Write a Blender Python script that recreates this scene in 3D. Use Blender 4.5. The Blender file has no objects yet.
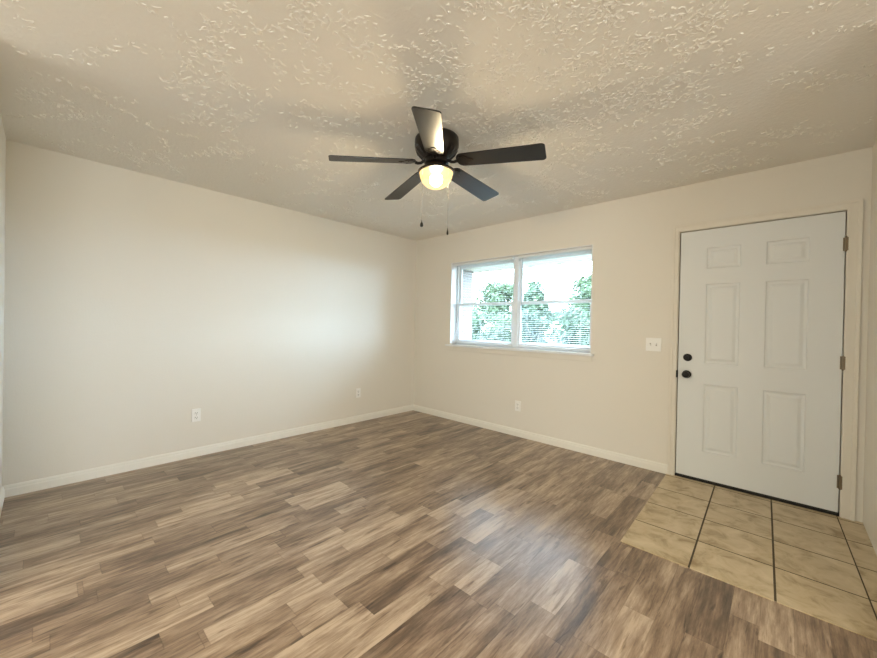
import bpy, bmesh, math, random
from mathutils import Vector, Matrix

C = bpy.context.scene.collection
SC = bpy.context.scene
PI = math.pi

# ------------------------------------------------------------------ camera
H = 2.445                                   # ceiling height
yaw, pitch, roll = 0.7732, -0.0062, 0.0189
fw = Vector((-math.sin(yaw)*math.cos(pitch), math.cos(yaw)*math.cos(pitch), math.sin(pitch)))
rt0 = Vector((math.cos(yaw), math.sin(yaw), 0)); up0 = rt0.cross(fw)
rt = math.cos(roll)*rt0 + math.sin(roll)*up0
up = -math.sin(roll)*rt0 + math.cos(roll)*up0
cd = bpy.data.cameras.new('camera'); cam = bpy.data.objects.new('camera', cd); C.objects.link(cam)
M = Matrix.Identity(4)
for i in range(3):
    M[i][0], M[i][1], M[i][2] = rt[i], up[i], -fw[i]
M.translation = (3.8028, -3.7333, 1.2411)
cam.matrix_world = M
cd.sensor_fit = 'HORIZONTAL'; cd.sensor_width = 36.0
cd.lens = 368.52/877*36
cd.shift_x = 15.75/877; cd.shift_y = -2.33/877
cd.clip_start = 0.02; cd.clip_end = 300
SC.camera = cam

# ------------------------------------------------------------------ world, sun, exposure
SKY = 26.0
wd = bpy.data.worlds.new('overcast_sky'); SC.world = wd; wd.use_nodes = True
bg = wd.node_tree.nodes['Background']; bg.inputs[0].default_value = (0.70, 0.97, 1.26, 1); bg.inputs[1].default_value = SKY
sd = bpy.data.lights.new('sun', 'SUN'); sd.energy = 7.0; sd.angle = 0.05; sd.color = (1, .95, .85)
sun = bpy.data.objects.new('sun', sd); C.objects.link(sun)
sun.rotation_euler = Vector((-1, 0.03, -1.3)).to_track_quat('-Z', 'Y').to_euler()
# added unseen fill lights behind the camera: upright ones at the walls, others facing down
def fill_light(name, loc, d, w, h, power, col):
    ad = bpy.data.lights.new(name, 'AREA'); ad.shape = 'RECTANGLE'; ad.size = w; ad.size_y = h; ad.energy = power; ad.color = col
    al = bpy.data.objects.new(name, ad); C.objects.link(al); al.location = loc
    al.rotation_euler = Vector(d).to_track_quat('-Z', 'Z').to_euler()
fill_light('rear_fill', (2.0, -6.55, 1.15), (.15, 1, .12), 2.2, 2.0, 32, (.84, .95, 1.0))  # added fill in place of daylight; the wall has no opening
fill_light('side_fill', (6.65, -4.9, 1.15), (-1, 0, .12), 2.2, 2.0, 66, (.90, .98, 1.0))
fill_light('rear_overhead_fill', (2.6, -5.6, 2.40), (0, 0, -1), 1.2, .9, 38, (1.0, .89, .64))  # added overhead fill, this and the next; no fixture stands there
fill_light('side_overhead_fill', (5.4, -4.4, 2.40), (0, 0, -1), 1.2, .9, 64, (1.0, .89, .64))
BULB = 480.0                                # the fan's lit bulb
SC.view_settings.view_transform = 'Standard'; SC.view_settings.look = 'None'
SC.view_settings.gamma = 1; SC.view_settings.use_curve_mapping = False
SC.view_settings.exposure = 0.10

# ------------------------------------------------------------------ materials
def mat(name, col, rough=.5, metal=0, spec=.5):
    m = bpy.data.materials.new(name); m.use_nodes = True
    b = m.node_tree.nodes['Principled BSDF']
    b.inputs['Base Color'].default_value = (*col, 1); b.inputs['Roughness'].default_value = rough
    b.inputs['Metallic'].default_value = metal; b.inputs['Specular IOR Level'].default_value = spec
    return m
def nd(m, t, **kw):
    n = m.node_tree.nodes.new(t)
    for k, v in kw.items(): setattr(n, k, v)
    return n
def lk(m, a, b): m.node_tree.links.new(a, b)
def bump(m, scale, strength, dist=.002, detail=3, stretch=None):
    b = m.node_tree.nodes['Principled BSDF']
    tc = nd(m, 'ShaderNodeTexCoord'); no = nd(m, 'ShaderNodeTexNoise'); bp = nd(m, 'ShaderNodeBump')
    no.inputs['Scale'].default_value = scale; no.inputs['Detail'].default_value = detail
    src = tc.outputs['Object']
    if stretch:
        mp = nd(m, 'ShaderNodeMapping'); mp.inputs['Scale'].default_value = stretch
        lk(m, src, mp.inputs[0]); src = mp.outputs[0]
    lk(m, src, no.inputs['Vector'])
    bp.inputs['Strength'].default_value = strength; bp.inputs['Distance'].default_value = dist
    lk(m, no.outputs['Fac'], bp.inputs['Height']); lk(m, bp.outputs[0], b.inputs['Normal'])
    return no
def mottle(m, c1, c2, scale, detail=4, lo=.35, hi=.65):
    b = m.node_tree.nodes['Principled BSDF']
    tc = nd(m, 'ShaderNodeTexCoord'); no = nd(m, 'ShaderNodeTexNoise'); cr = nd(m, 'ShaderNodeValToRGB')
    no.inputs['Scale'].default_value = scale; no.inputs['Detail'].default_value = detail
    cr.color_ramp.elements[0].position = lo; cr.color_ramp.elements[0].color = (*c1, 1)
    cr.color_ramp.elements[1].position = hi; cr.color_ramp.elements[1].color = (*c2, 1)
    lk(m, tc.outputs['Object'], no.inputs['Vector']); lk(m, no.outputs['Fac'], cr.inputs[0]); lk(m, cr.outputs[0], b.inputs['Base Color'])

WALL = (.82, .785, .715)
wallm = mat('wall_paint', WALL, .6, spec=.3); bump(wallm, 90, .25, .002)
ceilm = mat('ceiling_paint', (.86, .83, .765), .75, spec=.2); bump(ceilm, 55, .5, .006, 5)
trimm = mat('trim_paint', (.83, .79, .71), .4)
basem = mat('baseboard_paint', (.88, .86, .80), .4)
doorm = mat('door_paint', (.80, .835, .855), .4); bump(doorm, 70, .08, .001)
vinylm = mat('white_vinyl', (.86, .87, .88), .35)
blindm = mat('blind_slat', (.85, .87, .88), .4)
platem = mat('white_plastic', (.93, .92, .89), .3)
slotm = mat('outlet_slot', (.12, .11, .10), .5)
blackm = mat('black_metal', (.008, .008, .009), .4, spec=.3)
rubberm = mat('black_rubber', (.012, .011, .011), .7)
brassm = mat('brushed_nickel', (.22, .18, .13), .4, 1)
bronzem = mat('dark_bronze', (.016, .012, .010), .32, .3)
chainm = mat('chain_metal', (.42, .38, .32), .6, .3)
bladem = mat('blade_wood', (.012, .011, .0105), .36, spec=.45)
extm = mat('pale_brick', (.135, .102, .082), .6)
soffm = mat('soffit_paint', (.64, .56, .48), .6)
leafs = []
for k, c in enumerate([(.038, .064, .028), (.030, .052, .026), (.048, .076, .030)]):
    m = mat('foliage', c, .6); mottle(m, tuple(v*.6 for v in c), tuple(v*1.35 for v in c), 1.2); leafs.append(m)
barkm = mat('bark', (.12, .09, .07), .8)
lawnm = mat('lawn', (.2, .33, .16), .9); mottle(lawnm, (.018, .03, .016), (.03, .042, .025), 1.5)

# window glass: thin clear pane
glassm = bpy.data.materials.new('window_glass'); glassm.use_nodes = True
nt = glassm.node_tree; nt.nodes.clear()
o_ = nt.nodes.new('ShaderNodeOutputMaterial'); mx = nt.nodes.new('ShaderNodeMixShader')
tr = nt.nodes.new('ShaderNodeBsdfTransparent'); gl = nt.nodes.new('ShaderNodeBsdfGlossy'); fr = nt.nodes.new('ShaderNodeFresnel')
gl.inputs['Roughness'].default_value = .02; fr.inputs['IOR'].default_value = 1.2
tr.inputs[0].default_value = (.97, .985, .975, 1)
nt.links.new(fr.outputs[0], mx.inputs[0]); nt.links.new(tr.outputs[0], mx.inputs[1]); nt.links.new(gl.outputs[0], mx.inputs[2])
nt.links.new(mx.outputs[0], o_.inputs[0])

# lit bowl of the fan light: frosted amber-white glass the bulb shines through
bowlm = bpy.data.materials.new('lit_frosted_glass'); bowlm.use_nodes = True
b = bowlm.node_tree.nodes['Principled BSDF']; b.inputs['Base Color'].default_value = (.01, .008, .006, 1); b.inputs['Roughness'].default_value = .3; b.inputs['Specular IOR Level'].default_value = .05
b.inputs['Emission Color'].default_value = (1, .72, .27, 1); b.inputs['Emission Strength'].default_value = 2.2
t_ = nd(bowlm, 'ShaderNodeBsdfTransparent'); t_.inputs[0].default_value = (1, .93, .80, 1); x_ = nd(bowlm, 'ShaderNodeMixShader'); x_.inputs[0].default_value = .45
lk(bowlm, t_.outputs[0], x_.inputs[1]); lk(bowlm, b.outputs[0], x_.inputs[2]); lk(bowlm, x_.outputs[0], bowlm.node_tree.nodes['Material Output'].inputs[0])
bulbm = mat('glowing_bulb', (1, 1, 1)); b = bulbm.node_tree.nodes['Principled BSDF']
b.inputs['Emission Color'].default_value = (1, .86, .62, 1); b.inputs['Emission Strength'].default_value = BULB

# wood plank floor: each plank face carries its tone and its own grain offset
floorm = mat('wood_planks', (.2, .13, .09), .29, spec=.65)
b = floorm.node_tree.nodes['Principled BSDF']
at = nd(floorm, 'ShaderNodeVertexColor', layer_name='plank'); sp = nd(floorm, 'ShaderNodeSeparateColor')
lk(floorm, at.outputs[0], sp.inputs[0])
tc = nd(floorm, 'ShaderNodeTexCoord'); mp = nd(floorm, 'ShaderNodeMapping'); mp.inputs['Scale'].default_value = (1, .065, 1)
cb = nd(floorm, 'ShaderNodeCombineXYZ'); ml = nd(floorm, 'ShaderNodeMath', operation='MULTIPLY'); ml.inputs[1].default_value = 37
ml2 = nd(floorm, 'ShaderNodeMath', operation='MULTIPLY'); ml2.inputs[1].default_value = 53
lk(floorm, sp.outputs[1], ml.inputs[0]); lk(floorm, sp.outputs[2], ml2.inputs[0])
lk(floorm, ml.outputs[0], cb.inputs[0]); lk(floorm, ml2.outputs[0], cb.inputs[2])
ad_ = nd(floorm, 'ShaderNodeVectorMath', operation='ADD')
lk(floorm, tc.outputs['Object'], mp.inputs[0]); lk(floorm, mp.outputs[0], ad_.inputs[0]); lk(floorm, cb.outputs[0], ad_.inputs[1])
n1 = nd(floorm, 'ShaderNodeTexNoise'); n1.inputs['Scale'].default_value = 55; n1.inputs['Detail'].default_value = 7; n1.inputs['Distortion'].default_value = .25; n1.inputs['Roughness'].default_value = .72
n2 = nd(floorm, 'ShaderNodeTexNoise'); n2.inputs['Scale'].default_value = 13; n2.inputs['Detail'].default_value = 8; n2.inputs['Roughness'].default_value = .68; n2.inputs['Distortion'].default_value = .25
mp2 = nd(floorm, 'ShaderNodeMapping'); mp2.inputs['Scale'].default_value = (1, .17, 1); ad2 = nd(floorm, 'ShaderNodeVectorMath', operation='ADD')
lk(floorm, tc.outputs['Object'], mp2.inputs[0]); lk(floorm, mp2.outputs[0], ad2.inputs[0]); lk(floorm, cb.outputs[0], ad2.inputs[1])
lk(floorm, ad_.outputs[0], n1.inputs['Vector']); lk(floorm, ad2.outputs[0], n2.inputs['Vector'])
def mth(op, a, b2, m=floorm):
    n = nd(m, 'ShaderNodeMath', operation=op)
    for i, v in enumerate((a, b2)):
        if isinstance(v, (int, float)): n.inputs[i].default_value = v
        else: lk(m, v, n.inputs[i])
    return n.outputs[0]
g = mth('ADD', mth('MULTIPLY', mth('SUBTRACT', n1.outputs['Fac'], .5), 1.3), mth('MULTIPLY', mth('SUBTRACT', n2.outputs['Fac'], .5), 1.75))
tone = mth('ADD', mth('ADD', mth('MULTIPLY', sp.outputs[0], .58), .325), g)
cr = nd(floorm, 'ShaderNodeValToRGB'); R_ = cr.color_ramp
R_.elements[0].position = 0.02; R_.elements[0].color = (.055, .036, .024, 1)
R_.elements[1].position = 1.0; R_.elements[1].color = (.55, .43, .32, 1)
e = R_.elements.new(.32); e.color = (.15, .098, .063, 1)
e = R_.elements.new(.55); e.color = (.265, .182, .122, 1)
e = R_.elements.new(.78); e.color = (.40, .295, .208, 1)
n3 = nd(floorm, 'ShaderNodeTexNoise'); n3.inputs['Scale'].default_value = 38; n3.inputs['Detail'].default_value = 4; n3.inputs['Distortion'].default_value = .6
mp3 = nd(floorm, 'ShaderNodeMapping'); mp3.inputs['Scale'].default_value = (1, .12, 1); mp3.inputs['Location'].default_value = (5, 9, 0); lk(floorm, tc.outputs['Object'], mp3.inputs[0]); lk(floorm, mp3.outputs[0], n3.inputs['Vector'])
fk = nd(floorm, 'ShaderNodeMapRange', interpolation_type='SMOOTHSTEP'); fk.inputs['From Min'].default_value = .60; fk.inputs['From Max'].default_value = .70; fk.inputs['To Max'].default_value = .30
lk(floorm, n3.outputs['Fac'], fk.inputs['Value'])
u1 = nd(floorm, 'ShaderNodeUVMap', uv_map='near'); u2 = nd(floorm, 'ShaderNodeUVMap', uv_map='far'); s1 = nd(floorm, 'ShaderNodeSeparateXYZ'); s2 = nd(floorm, 'ShaderNodeSeparateXYZ')
lk(floorm, u1.outputs[0], s1.inputs[0]); lk(floorm, u2.outputs[0], s2.inputs[0])
ed = mth('MINIMUM', mth('MINIMUM', s1.outputs[0], s1.outputs[1]), mth('MINIMUM', s2.outputs[0], s2.outputs[1]))
sm = nd(floorm, 'ShaderNodeMapRange'); sm.inputs['From Min'].default_value = .0008; sm.inputs['From Max'].default_value = .0028; sm.inputs['To Min'].default_value = .13; sm.inputs['To Max'].default_value = 0
lk(floorm, ed, sm.inputs['Value'])
tone = mth('SUBTRACT', mth('SUBTRACT', tone, fk.outputs[0]), sm.outputs[0])
lk(floorm, tone, cr.inputs[0]); lk(floorm, cr.outputs[0], b.inputs['Base Color'])
bp = nd(floorm, 'ShaderNodeBump'); bp.inputs['Strength'].default_value = .12; bp.inputs['Distance'].default_value = .002
lk(floorm, n1.outputs['Fac'], bp.inputs['Height']); lk(floorm, bp.outputs[0], b.inputs['Normal'])

# entry tiles
tilem = mat('beige_ceramic', (.5, .4, .28), .38, spec=.4)
b = tilem.node_tree.nodes['Principled BSDF']
at = nd(tilem, 'ShaderNodeVertexColor', layer_name='plank'); tc = nd(tilem, 'ShaderNodeTexCoord'); ad_ = nd(tilem, 'ShaderNodeVectorMath', operation='MULTIPLY_ADD')
ad_.inputs[1].default_value = (30, 30, 30)
lk(tilem, at.outputs[0], ad_.inputs[0]); lk(tilem, tc.outputs['Object'], ad_.inputs[2])
n1 = nd(tilem, 'ShaderNodeTexNoise'); n1.inputs['Scale'].default_value = 9; n1.inputs['Detail'].default_value = 7; n1.inputs['Roughness'].default_value = .62; n1.inputs['Distortion'].default_value = .6
lk(tilem, ad_.outputs[0], n1.inputs['Vector'])
cr = nd(tilem, 'ShaderNodeValToRGB'); R_ = cr.color_ramp
R_.elements[0].position = .30; R_.elements[0].color = (.32, .225, .12, 1)
R_.elements[1].position = .68; R_.elements[1].color = (.66, .55, .39, 1)
e = R_.elements.new(.48); e.color = (.55, .44, .28, 1)
lk(tilem, n1.outputs['Fac'], cr.inputs[0]); lk(tilem, cr.outputs[0], b.inputs['Base Color'])
groutm = mat('dark_grout', (.075, .055, .035), .9); groutl = mat('tan_grout', (.20, .145, .085), .9)

# ------------------------------------------------------------------ mesh helpers
class MB:
    def __init__(s): s.bm = bmesh.new()
    def box(s, x0, x1, y0, y1, z0, z1, bev=0):
        r = bmesh.ops.create_cube(s.bm, size=1); vs = r['verts']
        for v in vs:
            v.co = Vector(((x0+x1)/2+v.co.x*(x1-x0), (y0+y1)/2+v.co.y*(y1-y0), (z0+z1)/2+v.co.z*(z1-z0)))
        if bev:
            es = list({e for v in vs for e in v.link_edges})
            bmesh.ops.bevel(s.bm, geom=es, offset=bev, segments=2, affect='EDGES', profile=.5)
        return s
    def lathe(s, prof, n=32, c=(0, 0, 0), axis='z', mat_=None):
        c = Vector(c); rings = []
        for r, z in prof:
            ring = []
            for k in range(1 if r < 1e-6 else n):
                a = 2*PI*k/n
                if axis == 'z': p = Vector((r*math.cos(a), r*math.sin(a), z))
                elif axis == 'y': p = Vector((r*math.cos(a), z, r*math.sin(a)))
                else: p = Vector((z, r*math.cos(a), r*math.sin(a)))
                ring.append(s.bm.verts.new(c+p))
            rings.append(ring)
        for a, b_ in zip(rings, rings[1:]):
            for k in range(n):
                k2 = (k+1) % n
                if len(a) == 1 and len(b_) == 1: continue
                if len(a) == 1: s.bm.faces.new((a[0], b_[k], b_[k2]))
                elif len(b_) == 1: s.bm.faces.new((a[k], a[k2], b_[0]))
                else: s.bm.faces.new((a[k], a[k2], b_[k2], b_[k]))
        for ring, flip in ((rings[0], 1), (rings[-1], 0)):
            if len(ring) > 2: s.bm.faces.new(ring[::-1] if flip else ring)
        return s
    def tube(s, pts, r, n=8):
        pts = [Vector(p) for p in pts]; rings = []
        for i, p in enumerate(pts):
            t = (pts[min(i+1, len(pts)-1)]-pts[max(i-1, 0)]).normalized()
            a = t.cross(Vector((0, 0, 1)));
            if a.length < 1e-3: a = t.cross(Vector((1, 0, 0)))
            a.normalize(); b_ = t.cross(a)
            rr = r[i] if isinstance(r, (list, tuple)) else r
            rings.append([s.bm.verts.new(p+rr*(math.cos(2*PI*k/n)*a+math.sin(2*PI*k/n)*b_)) for k in range(n)])
        for a, b_ in zip(rings, rings[1:]):
            for k in range(n): s.bm.faces.new((a[k], a[(k+1) % n], b_[(k+1) % n], b_[k]))
        s.bm.faces.new(rings[0][::-1]); s.bm.faces.new(rings[-1]); return s
    def prism(s, outline, z0, z1):
        lo = [s.bm.verts.new((x, y, z0)) for x, y in outline]; hi = [s.bm.verts.new((x, y, z1)) for x, y in outline]
        s.bm.faces.new(lo[::-1]); s.bm.faces.new(hi); n = len(lo)
        for k in range(n): s.bm.faces.new((lo[k], lo[(k+1) % n], hi[(k+1) % n], hi[k]))
        return s
    def xform(s, mtx):
        bmesh.ops.transform(s.bm, matrix=mtx, verts=s.bm.verts[:]); return s
    def build(s, name, m, parent=None, smooth=False, loc=None, recalc=True):
        if recalc: bmesh.ops.recalc_face_normals(s.bm, faces=s.bm.faces[:])
        me = bpy.data.meshes.new(name); s.bm.to_mesh(me); s.bm.free()
        for mm in (m if isinstance(m, (list, tuple)) else [m]): me.materials.append(mm)
        if smooth:
            me.shade_smooth()
            try: me.set_sharp_from_angle(angle=math.radians(40))
            except Exception: pass
        o = bpy.data.objects.new(name, me); C.objects.link(o)
        if parent: o.parent = parent
        if loc: o.location = loc
        return o
def tag(o, label=None, cat=None, group=None, kind=None):
    if label: o['label'] = label
    if cat: o['category'] = cat
    if group: o['group'] = group
    if kind: o['kind'] = kind
    return o
def empty(name, loc, rz=0):
    o = bpy.data.objects.new(name, None); C.objects.link(o); o.location = loc; o.rotation_euler = (0, 0, rz)
    o.empty_display_size = .1
    return o
def copy_tree(o, parent=None):
    c = o.copy(); C.objects.link(c)
    if parent: c.parent = parent
    for ch in list(o.children): copy_tree(ch, c)
    return c
S = 'structure'

# ------------------------------------------------------------------ setting
XR, YR = 4.20, -3.93
# floor: planks of four inch strips running towards the window wall, one mesh
rnd = random.Random(11)
known = [  # x, y0, y1, tone : planks that read clearly lighter or darker
    (2.24, -3.28, -2.80, .86), (2.33, -2.98, -2.45, .75), (1.40, -2.56, -2.11, .92), (1.50, -2.52, -2.12, .88), (1.70, -2.38, -2.14, .85),
    (.86, -2.65, -2.29, .82), (.97, -2.6, -2.28, .3), (2.53, -2.02, -1.55, .85), (2.76, -2.36, -2.08, .95), (3.05, -2.19, -1.76, .97),
    (3.37, -2.24, -1.91, .86), (3.17, -1.70, -1.41, .35), (2.82, -2.9, -2.37, .5), (1.46, -3.86, -3.62, .95), (1.56, -3.8, -3.60, .25),
    (1.64, -3.56, -3.30, .25), (1.85, -3.71, -3.4, .2), (.58, -3.71, -3.38, .7), (1.13, -3.25, -2.75, .9), (.95, -3.1, -2.8, .85),
    (.41, -3.48, -3.32, .9), (2.37, -2.80, -2.2, .25), (1.74, -3.09, -2.75, .3), (2.13, -2.84, -2.57, .75), (1.55, -1.42, -1.1, .9),
    (2.22, -1.98, -1.67, .88), (3.25, -2.9, -2.24, .25), (3.47, -2.3, -1.4, .3), (3.45, -3.2, -2.35, .35), (2.2, -3.75, -3.3, .15)]
me_b = MB(); bm = me_b.bm; lay = bm.loops.layers.float_color.new('plank'); ua = bm.loops.layers.uv.new('near'); ub = bm.loops.layers.uv.new('far')
x = -.05; strips = []
while x < XR:
    w = rnd.choice((.095, .10, .105, .12)); strips.append((x, min(x+w, XR+.02))); x += w
for (x0, x1) in strips:
    segs = sorted([k for k in known if x0 <= k[0] < x1], key=lambda k: k[1])
    y = -6.7; cuts = []
    bounds = segs + [(0, .05, .05, None)]
    for kx, ky0, ky1, kt in bounds:
        while y < ky0-1e-4:
            L = rnd.uniform(.28, .95)
            y2 = y+L
            if ky0-y2 < .2: y2 = ky0
            t = rnd.choice((.18, .3, .38, .42, .5, .55, .6, .75))+rnd.uniform(-.06, .06)
            cuts.append((y, y2, t)); y = y2
        if kt is not None: cuts.append((max(y, ky0), ky1, kt)); y = ky1
    for (y0, y1, t) in cuts:
        vs = [bm.verts.new(p) for p in ((x0, y0, 0), (x1, y0, 0), (x1, y1, 0), (x0, y1, 0))]
        f = bm.faces.new(vs); c = (t, rnd.random(), rnd.random(), 1)
        for l in f.loops:
            l[lay] = c; l[ua].uv = (l.vert.co.x-x0, l.vert.co.y-y0); l[ub].uv = (x1-l.vert.co.x, y1-l.vert.co.y)
f = bm.faces.new([bm.verts.new(p) for p in ((XR+.02, -6.7, 0), (6.85, -6.7, 0), (6.85, -1.65, 0), (XR+.02, -1.65, 0))])
for l in f.loops: l[lay] = (.5, .3, .6, 1); l[ua].uv = l[ub].uv = (1, 1)
sub = bmesh.ops.create_cube(bm, size=1)                       # subfloor slab under the planks
for v in sub['verts']: v.co = Vector((3.4+v.co.x*7.1, -3.3+v.co.y*6.9, -.03+v.co.z*.05))
for f in {f for v in sub['verts'] for f in v.link_faces}:
    for l in f.loops: l[lay] = (.4, .3, .6, 1); l[ua].uv = l[ub].uv = (1, 1)
fl = me_b.build('floor', floorm)
tag(fl, 'brown wood plank floor of narrow mixed-tone strips running towards the window wall', 'floor', kind=S)

# entry tiles in front of the door
tb = MB(); bm = tb.bm; lay = bm.loops.layers.float_color.new('plank')
cols = [3.115, 3.440, 3.766, 4.087, XR+.04]; rows = [0.0, -.045, -.38, -.715, -1.05, -1.385]
def quad(x0, x1, y0, y1, z, mi):
    f = bm.faces.new([bm.verts.new(p) for p in ((x0, y0, z), (x1, y0, z), (x1, y1, z), (x0, y1, z))]); f.material_index = mi
    c = (rnd.random(), rnd.random(), rnd.random(), 1)
    for l in f.loops: l[lay] = c
    return f
quad(cols[0]+.002, XR, -1.383, .02, .0030, 1)
quad(3.432, 3.448, -1.383, -.05, .0033, 2); [quad(cols[0]+.002, XR, q-.0050, q+.0050, .0036, 2) for q in rows[1:5]]; quad(3.757, 3.775, -1.383, -.05, .0033, 2); quad(4.083, 4.091, -1.383, -.05, .0033, 2)
tiles = []
for i in range(4):
    for j in range(5):
        gx0 = 0 if i == 0 else (.0045 if i < 3 else .003); gx1 = .0045 if i < 2 else (.003 if i == 2 else 0)
        gy = .0042
        y1 = rows[j]-(gy if j else 0); y0 = rows[j+1]+(gy if j < 4 else 0)
        if i == 0 and j == 4: y0 += .0
        r = bmesh.ops.create_cube(bm, size=1)
        x0, x1 = cols[i]+gx0, cols[i+1]-gx1
        c = (rnd.random(), rnd.random(), rnd.random(), 1)
        for v in r['verts']: v.co = Vector(((x0+x1)/2+v.co.x*(x1-x0), (y0+y1)/2+v.co.y*(y1-y0), .002+v.co.z*.004))
        for f in {f for v in r['verts'] for f in v.link_faces}:
            for l in f.loops: l[lay] = c
for v in bm.verts: v.co.x = min(v.co.x-.026*v.co.y, XR)
et = tb.build('floor_entry', [tilem, groutl, groutm])
tag(et, 'square of beige ceramic floor tiles with dark grout in front of white door', 'tile floor', kind=S)

# walls
WT = .2
WX0, WX1, WZ0, WZ1 = .665, 2.466, .985, 2.055           # window opening
DX0, DX1, DZ1 = 3.152, 4.118, 2.078                     # door opening
w = MB()
w.box(-.15, WX0, 0, WT, -.05, H+.05); w.box(WX1, DX0, 0, WT, -.05, H+.05); w.box(DX1, XR+.15, 0, WT, -.05, H+.05)
w.box(WX0, WX1, 0, WT, -.05, WZ0-.02); w.box(WX0, WX1, 0, WT, WZ1, H+.05); w.box(DX0, DX1, 0, WT, DZ1, H+.05)
tag(w.build('wall_back', wallm), 'cream painted wall with the window and the white door', 'wall', kind=S)
w = MB(); w.box(-.15, 0, -6.65, 0, -.05, H+.05)
tag(w.build('wall_left', wallm), 'long plain cream wall left of the window', 'wall', kind=S)
w = MB(); w.box(XR, XR+.15, -1.7, 0, -.05, H+.05)
tag(w.build('wall_right', wallm), 'narrow sliver of cream wall right of the white door', 'wall', kind=S)
# short partition at the left edge; the room opens to an adjoining one behind the camera
OX0 = 1.35
w = MB(); w.box(0, OX0, YR-.12, YR, 0, H)
tag(w.build('wall_rear', wallm), 'cream wall end at the far left edge of the picture', 'wall', kind=S)
w = MB(); w.box(-.15, 6.95, -6.8, -6.65, -.05, H+.1); w.box(6.8, 6.95, -6.65, -1.7, -.05, H+.1); w.box(XR+.15, 6.95, -1.7, -1.55, -.05, H+.1)
tag(w.build('wall_far', wallm), 'cream walls of the adjoining room behind the viewer', 'wall', kind=S)

# ceiling with hand-trowelled stucco ridges
cb_ = MB(); cb_.box(-.15, XR+.15, -6.65, WT, H, H+.1); cb_.box(XR+.15, 6.8, -6.65, -1.7, H, H+.1); bm = cb_.bm
rc = random.Random(5)
def ridge(p, ang, n, step, wid, hgt, wig):
    pts = []; a = ang
    for k in range(n):
        pts.append((p[0], p[1])); a += rc.uniform(-wig, wig); p = (p[0]+math.cos(a)*step, p[1]+math.sin(a)*step)
    if not all(.03 < q[0] < XR-.03 and -5.5 < q[1] < -.03 for q in pts): return
    if any(math.hypot(q[0]-2.184, q[1]+1.977) < .16 for q in pts): return
    rings = []
    for k, q in enumerate(pts):
        q0 = pts[max(k-1, 0)]; q1 = pts[min(k+1, n-1)]; tx, ty = q1[0]-q0[0], q1[1]-q0[1]; L = math.hypot(tx, ty); nx, ny = -ty/L, tx/L
        s_ = .35 if k in (0, n-1) else rc.uniform(.75, 1.2)
        rings.append([bm.verts.new((q[0]+nx*wid*s_, q[1]+ny*wid*s_, H+.0003)), bm.verts.new((q[0]+nx*wid*.2, q[1]+ny*wid*.2, H-hgt*s_)),
                      bm.verts.new((q[0]-nx*wid*.55*s_, q[1]-ny*wid*.55*s_, H-hgt*s_*.8)), bm.verts.new((q[0]-nx*wid*s_, q[1]-ny*wid*s_, H+.0003))])
    for A, B in zip(rings, rings[1:]):
        for k in range(3): bm.faces.new((A[k], A[k+1], B[k+1], B[k]))
for s_ in range(720):
    bold = s_ >= 620
    cx, cy = (rc.uniform(2.45, 3.6), rc.uniform(-2.75, -1.35)) if bold else (rc.uniform(.1, 4.1), rc.uniform(-4.3, -.1))
    dens = 1.0 if (1.6 < cx < 3.6 and -3.4 < cy < -.7) else .5
    if rc.random() > dens: continue
    ang = rc.choice((0, .2, .3, -.4, -.8, 1.4, 1.8, .7, 1.0))+rc.gauss(0, .15)
    L = rc.uniform(.05, .26); sp_ = rc.uniform(.010, .028)
    for k in range(int(L*rc.uniform(90, 190))+5):
        t = rc.uniform(-L, L); o = rc.gauss(0, sp_)
        p = (cx+math.cos(ang)*t-math.sin(ang)*o, cy+math.sin(ang)*t+math.cos(ang)*o)
        ridge(p, ang+rc.choice((.5, 1.3, -.8, 2.2))+rc.gauss(0, .6), rc.randint(4, 8), rc.uniform(.0035, .0065), rc.uniform(.0012, .0030), rc.uniform(.0016, .0046)*(1.25 if bold else 1), 1.0)
    if rc.random() < .16:
        p = (cx+rc.uniform(-.1, .1), cy+rc.uniform(-.1, .1)); ridge(p, ang, rc.randint(8, 16), .014, .0018, .0009, .04)
ce = cb_.build('ceiling', ceilm)
tag(ce, 'cream ceiling with rough hand-trowelled stucco ridges', 'ceiling', kind=S)

# baseboards: stepped profile
def baseboard(name, a, b_, nrm, label):
    a, b_, nrm = Vector((*a, 0)), Vector((*b_, 0)), Vector((*nrm, 0)); m = MB()
    prof = [(0, 0), (.013, 0), (.013, .052), (.010, .058), (.010, .068), (.006, .078), (0, .080)]
    A = [m.bm.verts.new(a+nrm*d+Vector((0, 0, z))) for d, z in prof]; B = [m.bm.verts.new(b_+nrm*d+Vector((0, 0, z))) for d, z in prof]
    for k in range(len(prof)-1): m.bm.faces.new((A[k], A[k+1], B[k+1], B[k]))
    m.bm.faces.new(A); m.bm.faces.new(B[::-1])
    tag(m.build(name, basem), label, 'baseboard', kind=S)
baseboard('baseboard_left', (0, YR), (0, 0), (1, 0), 'white baseboard along the long left wall')
baseboard('baseboard_back', (.013, 0), (3.122, 0), (0, -1), 'cream baseboard under the window wall up to the door casing')
baseboard('baseboard_rear', (.013, YR), (OX0, YR), (0, 1), 'white baseboard on the wall end at the left edge')

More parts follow.
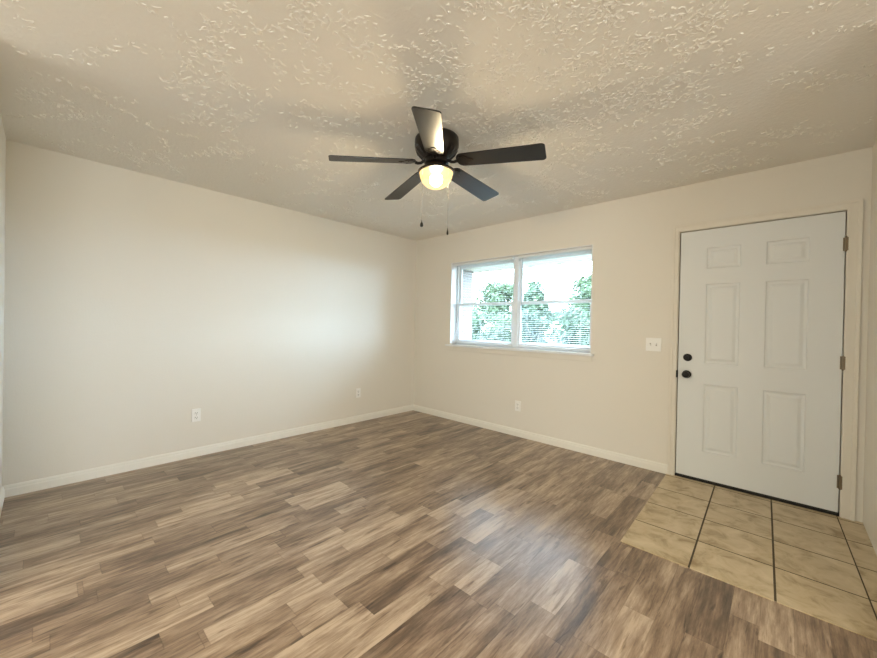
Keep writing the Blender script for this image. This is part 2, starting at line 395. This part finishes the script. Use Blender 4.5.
# ------------------------------------------------------------------ door
# casing and jamb
t = MB()
def casing_v(x0, x1, z1, inner):
    t.box(x0, x1, -.010, 0, 0, z1); 
    if inner > 0: t.box(x1-.016, x1-.004, -.014, -.010, 0, z1-.004)
    if inner > 0: t.box(x0, x0+.018, -.017, -.010, 0, z1, .002)
    else: t.box(x1-.02, x1, -.017, -.010, 0, z1, .002); t.box(x0+.004, x0+.016, -.014, -.010, 0, z1-.004)
casing_v(3.122, 3.166, 2.116, 1); casing_v(4.103, 4.166, 2.116, -1)
t.box(3.122, 4.166, -.0095, 0, 2.064, 2.116); t.box(3.122, 4.166, -.0165, -.009, 2.098, 2.116, .002)
t.box(DX0, 3.171, -.002, WT, 0, DZ1); t.box(4.099, DX1, -.002, WT, 0, DZ1); t.box(3.171, 4.099, -.002, WT, 2.059, DZ1)
t.box(3.171, 3.185, .056, .10, 0, 2.059); t.box(4.085, 4.099, .056, .10, 0, 2.059); t.box(3.171, 4.099, .056, .10, 2.045, 2.059)
casing = tag(t.build('trim_1', trimm), 'cream casing and jamb around the white entry door', 'door casing', kind=S)
m = MB(); m.box(3.1665, 3.1725, -.0135, .03, .835, .895, .001); m.build('strike_plate', blackm, casing)['label'] = 'black strike plate on the jamb'
m = MB(); m.box(3.172, 4.098, .0, WT+.05, .0045, .020); tag(m.build('trim_2', rubberm), 'black threshold under the white entry door', 'threshold', kind=S)

# slab: raised-panel front built as a grid with recessed moulded fields
DW0, DW1, DB, DT, DF = 3.1775, 4.0925, .026, 2.053, .010
d = MB(); bm = d.bm
px = [(3.178+.176, 3.178+.386), (3.178+.530, 3.178+.752)]; pz = [(.248, .798), (.968, 1.612), (1.735, 1.905)]
xs = [DW0, px[0][0], px[0][1], px[1][0], px[1][1], DW1]; zs = [DB, pz[0][0], pz[0][1], pz[1][0], pz[1][1], pz[2][0], pz[2][1], DT]
def face(pts): bm.faces.new([bm.verts.new(p) for p in pts])
for i in range(5):
    for j in range(7):
        x0, x1, z0, z1 = xs[i], xs[i+1], zs[j], zs[j+1]
        if i in (1, 3) and j in (1, 3, 5):
            loops = []
            for ins, dep in ((0, 0), (.006, .007), (.016, .009), (.022, .009), (.040, .002), (.044, .0015)):
                loops.append([bm.verts.new(p) for p in ((x0+ins, DF+dep, z0+ins), (x1-ins, DF+dep, z0+ins), (x1-ins, DF+dep, z1-ins), (x0+ins, DF+dep, z1-ins))])
            for A, B in zip(loops, loops[1:]):
                for k in range(4): bm.faces.new((A[k], A[(k+1) % 4], B[(k+1) % 4], B[k]))
            bm.faces.new(loops[-1])
        else: face(((x0, DF, z0), (x1, DF, z0), (x1, DF, z1), (x0, DF, z1)))
yb = .055
face(((DW0, yb, DB), (DW0, yb, DT), (DW1, yb, DT), (DW1, yb, DB))); face(((DW0, DF, DB), (DW0, DF, DT), (DW0, yb, DT), (DW0, yb, DB)))
face(((DW1, DF, DB), (DW1, yb, DB), (DW1, yb, DT), (DW1, DF, DT))); face(((DW0, DF, DT), (DW1, DF, DT), (DW1, yb, DT), (DW0, yb, DT))); face(((DW0, DF, DB), (DW0, yb, DB), (DW1, yb, DB), (DW1, DF, DB)))
bmesh.ops.remove_doubles(bm, verts=bm.verts[:], dist=1e-5)
door = tag(d.build('door_1', doorm), 'white six-panel entry door with two black knobs, closed', 'door', kind=S)
k = MB(); k.lathe([(0, DF), (.031, DF), (.032, DF-.004), (.029, DF-.008), (.013, DF-.010), (.011, DF-.026), (.018, DF-.030), (.026, DF-.038), (.0275, DF-.048), (.024, DF-.058), (.013, DF-.064), (0, DF-.065)], 32, (3.238, 0, .868), 'y')
k.build('door_knob', blackm, door, True)['label'] = 'round black door knob'
k = MB(); k.lathe([(0, DF), (.030, DF), (.031, DF-.006), (.026, DF-.014), (.012, DF-.016), (0, DF-.016)], 32, (3.242, 0, 1.008), 'y')
k.box(3.236, 3.248, DF-.030, DF-.014, .990, 1.026, .002)
k.build('deadbolt', blackm, door, True)['label'] = 'black deadbolt thumb turn above the knob'
for hz in (1.832, 1.036, .235):
    k = MB(); k.lathe([(0, hz-.052), (.0045, hz-.050), (.0065, hz-.045), (.0065, hz+.045), (.0045, hz+.050), (0, hz+.052)], 12, (4.0965, -.002, 0))
    k.box(4.084, 4.0925, .0075, .0105, hz-.044, hz+.044); k.box(4.0985, 4.108, -.0125, -.0075, hz-.044, hz+.044)
    k.build('hinge', brassm, door)['label'] = 'tarnished metal hinge'
k = MB(); k.box(DW0, DW1, .014, .05, .020, DB); k.build('door_sweep', rubberm, door)['label'] = 'black sweep along the bottom edge'
k = MB(); k.box(3.1715, 3.1775, .040, .060, DB, 2.055); k.box(DW0, DW1, .040, .060, 2.053, 2.0585); k.build('weatherstrip', rubberm, door)['label'] = 'black weatherstrip in the gap beside the jamb'

# ------------------------------------------------------------------ windows
ML0, ML1 = 1.538, 1.593                                   # mullion between the two units
def window(name, x0, x1, label):
    z0, z1 = WZ0-.005, WZ1-.003
    y0, y1 = .112, .182
    r = tag(empty(name, ((x0+x1)/2, y0, z0)), label, 'window', kind=S); L = Matrix.Translation((-(x0+x1)/2, -y0, -z0))
    zm = 1.512; fwid = .030
    m = MB(); m.box(x0, x0+fwid, y0, y1, z0, z1, .002); m.box(x1-fwid, x1, y0, y1, z0, z1, .002); m.box(x0, x1, y0, y1, z1-fwid, z1, .002); m.box(x0, x1, y0, y1, z0, z0+.035, .002)
    m.xform(L).build('window_frame', vinylm, r)
    a0, a1 = x0+fwid, x1-fwid
    def sash(nm, za, zb, ya, yb_, rail, top):
        m = MB(); s_ = .030
        m.box(a0, a0+s_, ya, yb_, za, zb, .002); m.box(a1-s_, a1, ya, yb_, za, zb, .002)
        m.box(a0, a1, ya-.001, yb_+.001, za, za+rail, .002); m.box(a0, a1, ya-.001, yb_+.001, zb-top, zb, .002)
        so = m.xform(L).build(nm, vinylm, r)
        g_ = MB(); g_.box(a0+s_-.004, a1-s_+.004, (ya+yb_)/2-.002, (ya+yb_)/2+.002, za+rail-.004, zb-top+.004); g_.xform(L).build('pane', glassm, so)
    sash('lower_sash', z0+.035, zm+.018, y0+.006, y0+.030, .036, .036)
    sash('upper_sash', zm-.018, z1-fwid, y0+.036, y0+.060, .036, .030)
    m = MB(); m.box((x0+x1)/2-.03, (x0+x1)/2+.03, y0+.008, y0+.028, zm+.018, zm+.026, .002); m.xform(L).build('sash_lock', vinylm, r)
window('window_1', WX0, 1.5655, 'left half of the twin white window with blind, beside the left wall')
window('window_2', 1.5655, WX1, 'right half of the twin white window, nearer the door')
m = MB(); m.box(ML0, ML1, .102, .112, WZ0, WZ1-.008, .002)
tag(m.build('trim_3', vinylm), 'wide white mullion post between the two window halves', 'mullion', kind=S)
m = MB(); m.box(.617, 2.496, -.040, .112, .962, .9855, .004); st = tag(m.build('trim_4', vinylm), 'white window stool and apron below the twin window', 'window sill', kind=S)
m = MB(); m.box(.640, 2.476, -.013, 0, .906, .963, .003); m.build('apron', wallm, st)
# thin white lining of the recess
m = MB(); m.box(WX0, WX0+.010, -.002, .112, WZ0, WZ1); m.box(WX1-.010, WX1, -.002, .112, WZ0, WZ1); m.box(WX0, WX1, -.002, .112, WZ1-.008, WZ1)
tag(m.build('trim_5', vinylm), 'thin white lining around the window recess', 'window jamb', kind=S)

# mini blinds, lowered with open slats
def blind(x0, x1, label, wand):
    yc = .060; r = empty('mini_blind', ((x0+x1)/2, yc, WZ1-.008)); L = Matrix.Translation((-(x0+x1)/2, -yc, -(WZ1-.008)))
    tag(r, label, 'blind', 'white mini blinds in the twin window')
    zt = WZ1-.008
    m = MB(); m.box(x0, x1, yc-.0135, yc+.0135, zt-.027, zt, .002); m.xform(L).build('headrail', blindm, r)
    zb = 1.022
    m = MB(); m.box(x0+.003, x1-.003, yc-.012, yc+.012, zb-.012, zb, .003); m.xform(L).build('bottom_rail', blindm, r)
    m = MB(); n = 47
    for k in range(n):
        z = zb+.02+k*(zt-.04-zb-.02)/(n-1); pts = [(-.0122, -.0007), (-.006, .0008), (0, .0013), (.006, .0008), (.0122, -.0007)]
        A = [m.bm.verts.new((x0+.003, yc+a, z+b_)) for a, b_ in pts]; B = [m.bm.verts.new((x1-.003, yc+a, z+b_)) for a, b_ in pts]
        for q in range(4): m.bm.faces.new((A[q], B[q], B[q+1], A[q+1]))
    m.xform(L).build('slats', blindm, r, recalc=False)
    m = MB()
    for f in (.14, .5, .86):
        xx = x0+(x1-x0)*f
        for dy in (-.0115, .0115): m.box(xx-.0005, xx+.0005, yc+dy-.0004, yc+dy+.0004, zb, zt-.02)
    m.xform(L).build('ladder_cord', blindm, r)
    xx = x0+.06
    m = MB(); m.tube([(xx, yc-.016, zt-.03), (xx, yc-.020, zt-.08), (xx-.004, yc-.022, 1.27)], .0028, 6); m.xform(L).build('tilt_wand', mat('clear_wand', (.35, .42, .43), .2), r)
    return r
blind(WX0+.014, 1.548, 'white mini blind with open slats in the window half beside the left wall', True)
blind(1.622, WX1-.014, 'white mini blind with open slats in the window half nearer the door', True)

# ------------------------------------------------------------------ outside
m = MB(); m.box(-1.5, 6, WT, 1.22, 2.12, 2.20); m.box(-1.5, 6, 1.20, 1.24, 2.11, 2.30)
tag(m.build('roof_soffit', soffm), 'white eave soffit seen through top of the window', 'soffit', kind=S)
m = MB(); m.box(-.25, .20, WT, 1.10, -.35, 2.12)
for k in range(30): m.box(.20, .204, WT, 1.10, -.33+k*.0813, -.33+k*.0813+.072)
tag(m.build('wall_outside', extm), 'pale brick side wall outside, seen at left of the window', 'outside wall', kind=S)
m = MB(); m.box(-60, 40, WT, 70, -.45, -.35); tag(m.build('lawn', lawnm), 'pale green lawn outside the window', 'lawn', kind=S)

def foliage(m, blobs, n, size, rr):
    for k in range(n):
        c, r = rr.choice(blobs)
        while True:
            v = Vector((rr.uniform(-1, 1), rr.uniform(-1, 1), rr.uniform(-1, 1)))
            if .3 < v.length < 1: break
        p = Vector(c)+Vector((v.x*r, v.y*r, v.z*r*.9)); s_ = size*rr.uniform(.6, 1.3)
        a = Vector((rr.gauss(0, 1), rr.gauss(0, 1), rr.gauss(0, 1))).normalized(); b_ = a.orthogonal().normalized()
        t_ = a.cross(b_)
        m.bm.faces.new([m.bm.verts.new(p+b_*s_*x_+t_*s_*y_) for x_, y_ in ((-1, 0), (0, -.45), (1, 0), (0, .45))])
def tree(x, y, top, rad, seed, mt, label):
    rr = random.Random(seed); z0 = -.35; r = empty('leafy_tree', (x, y, z0)); tag(r, label, 'tree', 'trees beyond the lawn')
    m = MB(); hh = top-z0
    pts = [(0, 0, 0), (.05, .02, hh*.3), (-.03, .05, hh*.6), (.04, 0, hh*.85)]
    m.tube(pts, [.14, .11, .07, .03], 8)
    for k in range(6):
        a = rr.uniform(0, 2*PI); zz = hh*rr.uniform(.3, .65)
        m.tube([(0, 0, zz), (math.cos(a)*rad*.4, math.sin(a)*rad*.4, zz+hh*.12), (math.cos(a)*rad*.75, math.sin(a)*rad*.75, zz+hh*.2)], [.06, .04, .02], 6)
    m.build('trunk', barkm, r)
    blobs = [((0, 0, hh-rad*.35), rad*.36)]
    for k in range(20):
        a = rr.uniform(0, 2*PI); q = rr.uniform(.1, .72)*rad; zz = rr.uniform(.34, .86)*hh
        blobs.append(((math.cos(a)*q, math.sin(a)*q, zz), rad*rr.uniform(.3, .5)))
    m = MB(); foliage(m, blobs, 5200, .13, rr); m.build('foliage', mt, r, recalc=False)
tree(-10.4, 18, 4.5, 1.75, 1, leafs[2], 'round bright green tree filling the left window half')
tree(-13.7, 18.5, 4.1, 1.35, 2, leafs[2], 'smaller bright green tree next to the pale brick wall outside')
tree(-7.6, 18, 4.2, 1.3, 3, leafs[0], 'darker tree just right of the window mullion')
tree(-4.2, 18, 4.35, 1.45, 4, leafs[2], 'tree at the right edge of the right window half')
sx = [(-11.4, 2.55, 'shrub outside nearest the pale brick wall, low in the left window half'), (-9.3, 2.7, 'shrub outside low in the middle of the left window half'),
      (-7.2, 2.6, 'shrub outside behind the window mullion'), (-5.1, 2.6, 'shrub outside low in the middle of the right window half'), (-3.0, 2.7, 'shrub outside low at the right edge of the right window half')]
for k, (x, hgt, lab) in enumerate(sx):
    rr = random.Random(50+k); r = empty('bushy_shrub', (x, 13.5, -.35)); tag(r, lab, 'shrub', 'shrubs beyond the lawn')
    m = MB()
    for q in range(5):
        a = rr.uniform(0, 2*PI); m.tube([(0, 0, 0), (math.cos(a)*.3, math.sin(a)*.3, hgt*.4), (math.cos(a)*.7, math.sin(a)*.7, hgt*.7)], [.05, .03, .015], 6)
    m.build('stem', barkm, r)
    blobs = [((rr.uniform(-.5, .5), rr.uniform(-.4, .4), rr.uniform(.15, .80)*hgt), rr.uniform(.40, .52)) for q in range(16)]
    m = MB(); foliage(m, blobs, 3200, .10, rr); m.build('foliage', leafs[(k*2+1) % 3], r, recalc=False)

rr = random.Random(77); m = MB()
blobs = [((rr.uniform(-27, 0), rr.uniform(-1, 1), rr.uniform(.3, 3.0)), rr.uniform(.7, 1.2)) for q in range(150)]
foliage(m, blobs, 15000, .2, rr)
tl = m.build('tree_line', leafs[0], recalc=False); tl.location = (0, 33, -.35)
tag(tl, 'distant green thicket far across the lawn behind the trees', 'thicket', kind='stuff')

# ------------------------------------------------------------------ ceiling fan
FX, FY = 2.184, -1.977
fan = tag(empty('ceiling_fan', (FX, FY, H)), 'dark bronze five-blade ceiling fan with lit glass bowl and two pull chains', 'ceiling fan')
Z = lambda z: z-H
m = MB(); m.lathe([(0, 0), (.132, 0), (.140, -.008), (.142, -.020), (.142, -.058), (.137, -.066), (.133, -.080), (.122, -.098), (.100, -.120), (.080, -.136), (.072, -.142), (0, -.142)], 48)
mh = m.build('motor_housing', bronzem, fan, True)
m = MB()
for k in range(24):
    a = 2*PI*k/24; pts = []
    for r, z in ((.1345, -.077), (.1245, -.097), (.1035, -.119), (.084, -.134)): pts.append((math.cos(a)*r, math.sin(a)*r, z))
    m.tube(pts, [.0035, .0045, .004, .0025], 6)
m.build('vent_rib', bronzem, mh, True)
m = MB(); m.lathe([(0, -.1425), (.074, -.1425), (.078, -.148), (.078, -.166), (.070, -.172), (.055, -.174), (0, -.174)], 40); m.build('rotor_hub', bronzem, fan, True)
m = MB(); m.lathe([(0, -.174), (.052, -.174), (.054, -.180), (.054, -.200), (0, -.200)], 40); m.build('switch_housing', mat('brown_bronze', (.06, .032, .014), .3, .4), fan, True)
m = MB(); m.lathe([(0, -.198), (.060, -.199), (.085, -.203), (.112, -.209), (.119, -.214), (.119, -.224), (.112, -.226), (0, -.226)], 48); m.build('light_plate', bronzem, fan, True)
R0, hb = .106, .098
m = MB(); prof = [(.100, -.2262), (.108, -.2265)]+[(R0*math.cos(t)**.9 if t < PI/2-.01 else 0, -.2265-hb*math.sin(t)) for t in [PI/2*q/14 for q in range(1, 15)]]
m.lathe([(0, -.2262)]+prof, 48); m.build('glass_bowl', bowlm, fan, True)['label'] = 'glowing frosted glass bowl'

m = MB(); m.lathe([(0, -.2265), (.013, -.2265), (.015, -.232), (.030, -.240), (.040, -.256), (.042, -.270), (.036, -.290), (.022, -.304), (0, -.310)], 20); m.build('light_bulb', bulbm, fan, True)['label'] = 'glowing warm bulb inside the bowl'
# blades
def outline():
    r0, r1, w0, w1, c = .140, .676, .118, .145, .022; pts = []
    def arc(cx, cy, rad, a0, a1, n=6):
        for k in range(n+1):
            a = a0+(a1-a0)*k/n; pts.append((cx+rad*math.cos(a), cy+rad*math.sin(a)))
    arc(r1-c, w1/2-c, c, PI/2, 0); pts_m = []
    arc(r1-c, -w1/2+c, c, 0, -PI/2)
    R2 = .042
    arc(r0+R2, -w0/2+R2, R2, -PI/2, -PI); arc(r0+R2, w0/2-R2, R2, PI, PI/2)
    return pts[::-1]
droop = math.atan2(.047, .66); pitch_ = math.radians(-12)
bl = MB(); bl.prism(outline(), -.003, .003); blade = bl.build('blade', bladem, fan)
BMX = Matrix.Rotation(droop, 4, 'Y') @ Matrix.Rotation(pitch_, 4, 'X')
ir = MB(); ir.prism([(.150, -.022), (.165, -.040), (.195, -.044), (.212, -.034), (.216, -.018), (.240, -.012), (.247, 0), (.240, .012), (.216, .018), (.212, .034), (.195, .044), (.165, .040), (.150, .022), (.138, .010), (.138, -.010)], -.0075, -.0032)
ir.tube([(.140, 0, -.005), (.122, 0, -.010), (.104, 0, -.008), (.088, 0, .002), (.070, 0, .006)], [.010, .009, .009, .010, .012], 10)
iron = ir.build('blade_iron', bronzem, blade, True)
for sx_, sy_ in ((.188, .030), (.188, -.030), (.230, 0)):
    s_ = MB(); s_.lathe([(0, -.0105), (.004, -.010), (.0055, -.0075), (0, -.0075)], 12, (sx_, sy_, 0)); s_.build('screw', bronzem, iron, True)
zc = Z(2.29)
def place(o, k):
    o.matrix_local = Matrix.Translation((0, 0, zc)) @ Matrix.Rotation(math.radians(-51.84+72*k), 4, 'Z') @ BMX
place(blade, 0)
for k in range(1, 5): place(copy_tree(blade, fan), k)

# pull chains
def chain(dx, dy, zb, fob_r, lab):
    m = MB(); m.tube([(dx, dy, -.222), (dx, dy, zb-H+.028)], .0013, 6)
    z = -.23
    while z > zb-H+.03:
        m.lathe([(0, z-.0021), (.0021, z), (0, z+.0021)], 6, (dx, dy, 0)); z -= .0075
    c = m.build('pull_chain', chainm, fan)
    m = MB(); q = zb-H
    m.lathe([(0, q+.030), (.002, q+.028), (.003, q+.018), (fob_r*.8, q+.008), (fob_r, q-.004), (fob_r*.75, q-.012), (0, q-.015)], 16, (dx, dy, 0)); m.build('fob', blackm, c, True)['label'] = lab
chain(-.010, -.1145, 1.865, .0105, 'black teardrop fob')
chain(.1135, -.009, 1.815, .0065, 'small dark fob')

# ------------------------------------------------------------------ electrical plates
def plate_mb(wd_, hg, th=.006):
    m = MB(); m.box(-wd_/2, wd_/2, -th, 0, -hg/2, hg/2, .002); return m
def outlet(loc, rz, label, kind):
    r = tag(empty('wall_outlet', loc, rz), label, 'outlet', 'white wall outlets')
    th = .014 if kind == 'thick' else .007
    plate_mb(.070, .115, th).build('cover_plate', platem, r)
    for s_ in (-1, 1):
        m = MB(); m.box(-.0165, .0165, -th-.003, -th+.001, s_*.0205-.0145, s_*.0205+.0145, .003); rc_ = m.build('receptacle', platem, r)
        m = MB(); zc_ = s_*.0205
        m.box(-.0085, -.0055, -th-.0036, -th-.002, zc_-.002, zc_+.0085); m.box(.0050, .0085, -th-.0036, -th-.002, zc_-.002, zc_+.0075)
        m.lathe([(0, -th-.0036), (.0032, -th-.0036), (.0032, -th-.002), (0, -th-.002)], 10, (0, 0, zc_-.0078), 'y'); m.build('slot', slotm, rc_)
    m = MB(); m.lathe([(0, -th-.0015), (.0028, -th-.001), (.003, -th+.001), (0, -th+.001)], 10, (0, 0, 0), 'y'); m.build('screw', chainm, r)
outlet((0, -2.768, .378), PI/2, 'thick white outlet low on the left wall, nearest the viewer', 'thick')
outlet((0, -.979, .364), PI/2, 'white outlet low on the left wall near the room corner', 'thin')
outlet((1.684, 0, .341), 0, 'white outlet on the wall below the window', 'thin')
r = tag(empty('light_switch', (2.995, 0, 1.103)), 'white double toggle light switch plate left of the door', 'light switch')
plate_mb(.116, .116, .007).build('cover_plate', platem, r)
for s_, up_ in ((-1, -1), (1, 1)):
    x = s_*.023
    m = MB(); m.box(x-.005, x+.005, -.0078, -.006, -.012, .012); tg0 = m.build('toggle_slot', mat('slot_shade', (.45, .43, .39), .5), r)
    m = MB(); m.box(x-.0036, x+.0036, -.020, -.005, -.005, .006, .0012); m.xform(Matrix.Rotation(math.radians(-22*up_), 4, 'X')); m.build('toggle', platem, r)
    for zz in (-.030, .030):
        m = MB(); m.lathe([(0, -.0083), (.003, -.008), (.003, -.006), (0, -.006)], 10, (x, 0, zz), 'y'); m.build('screw', platem, r)
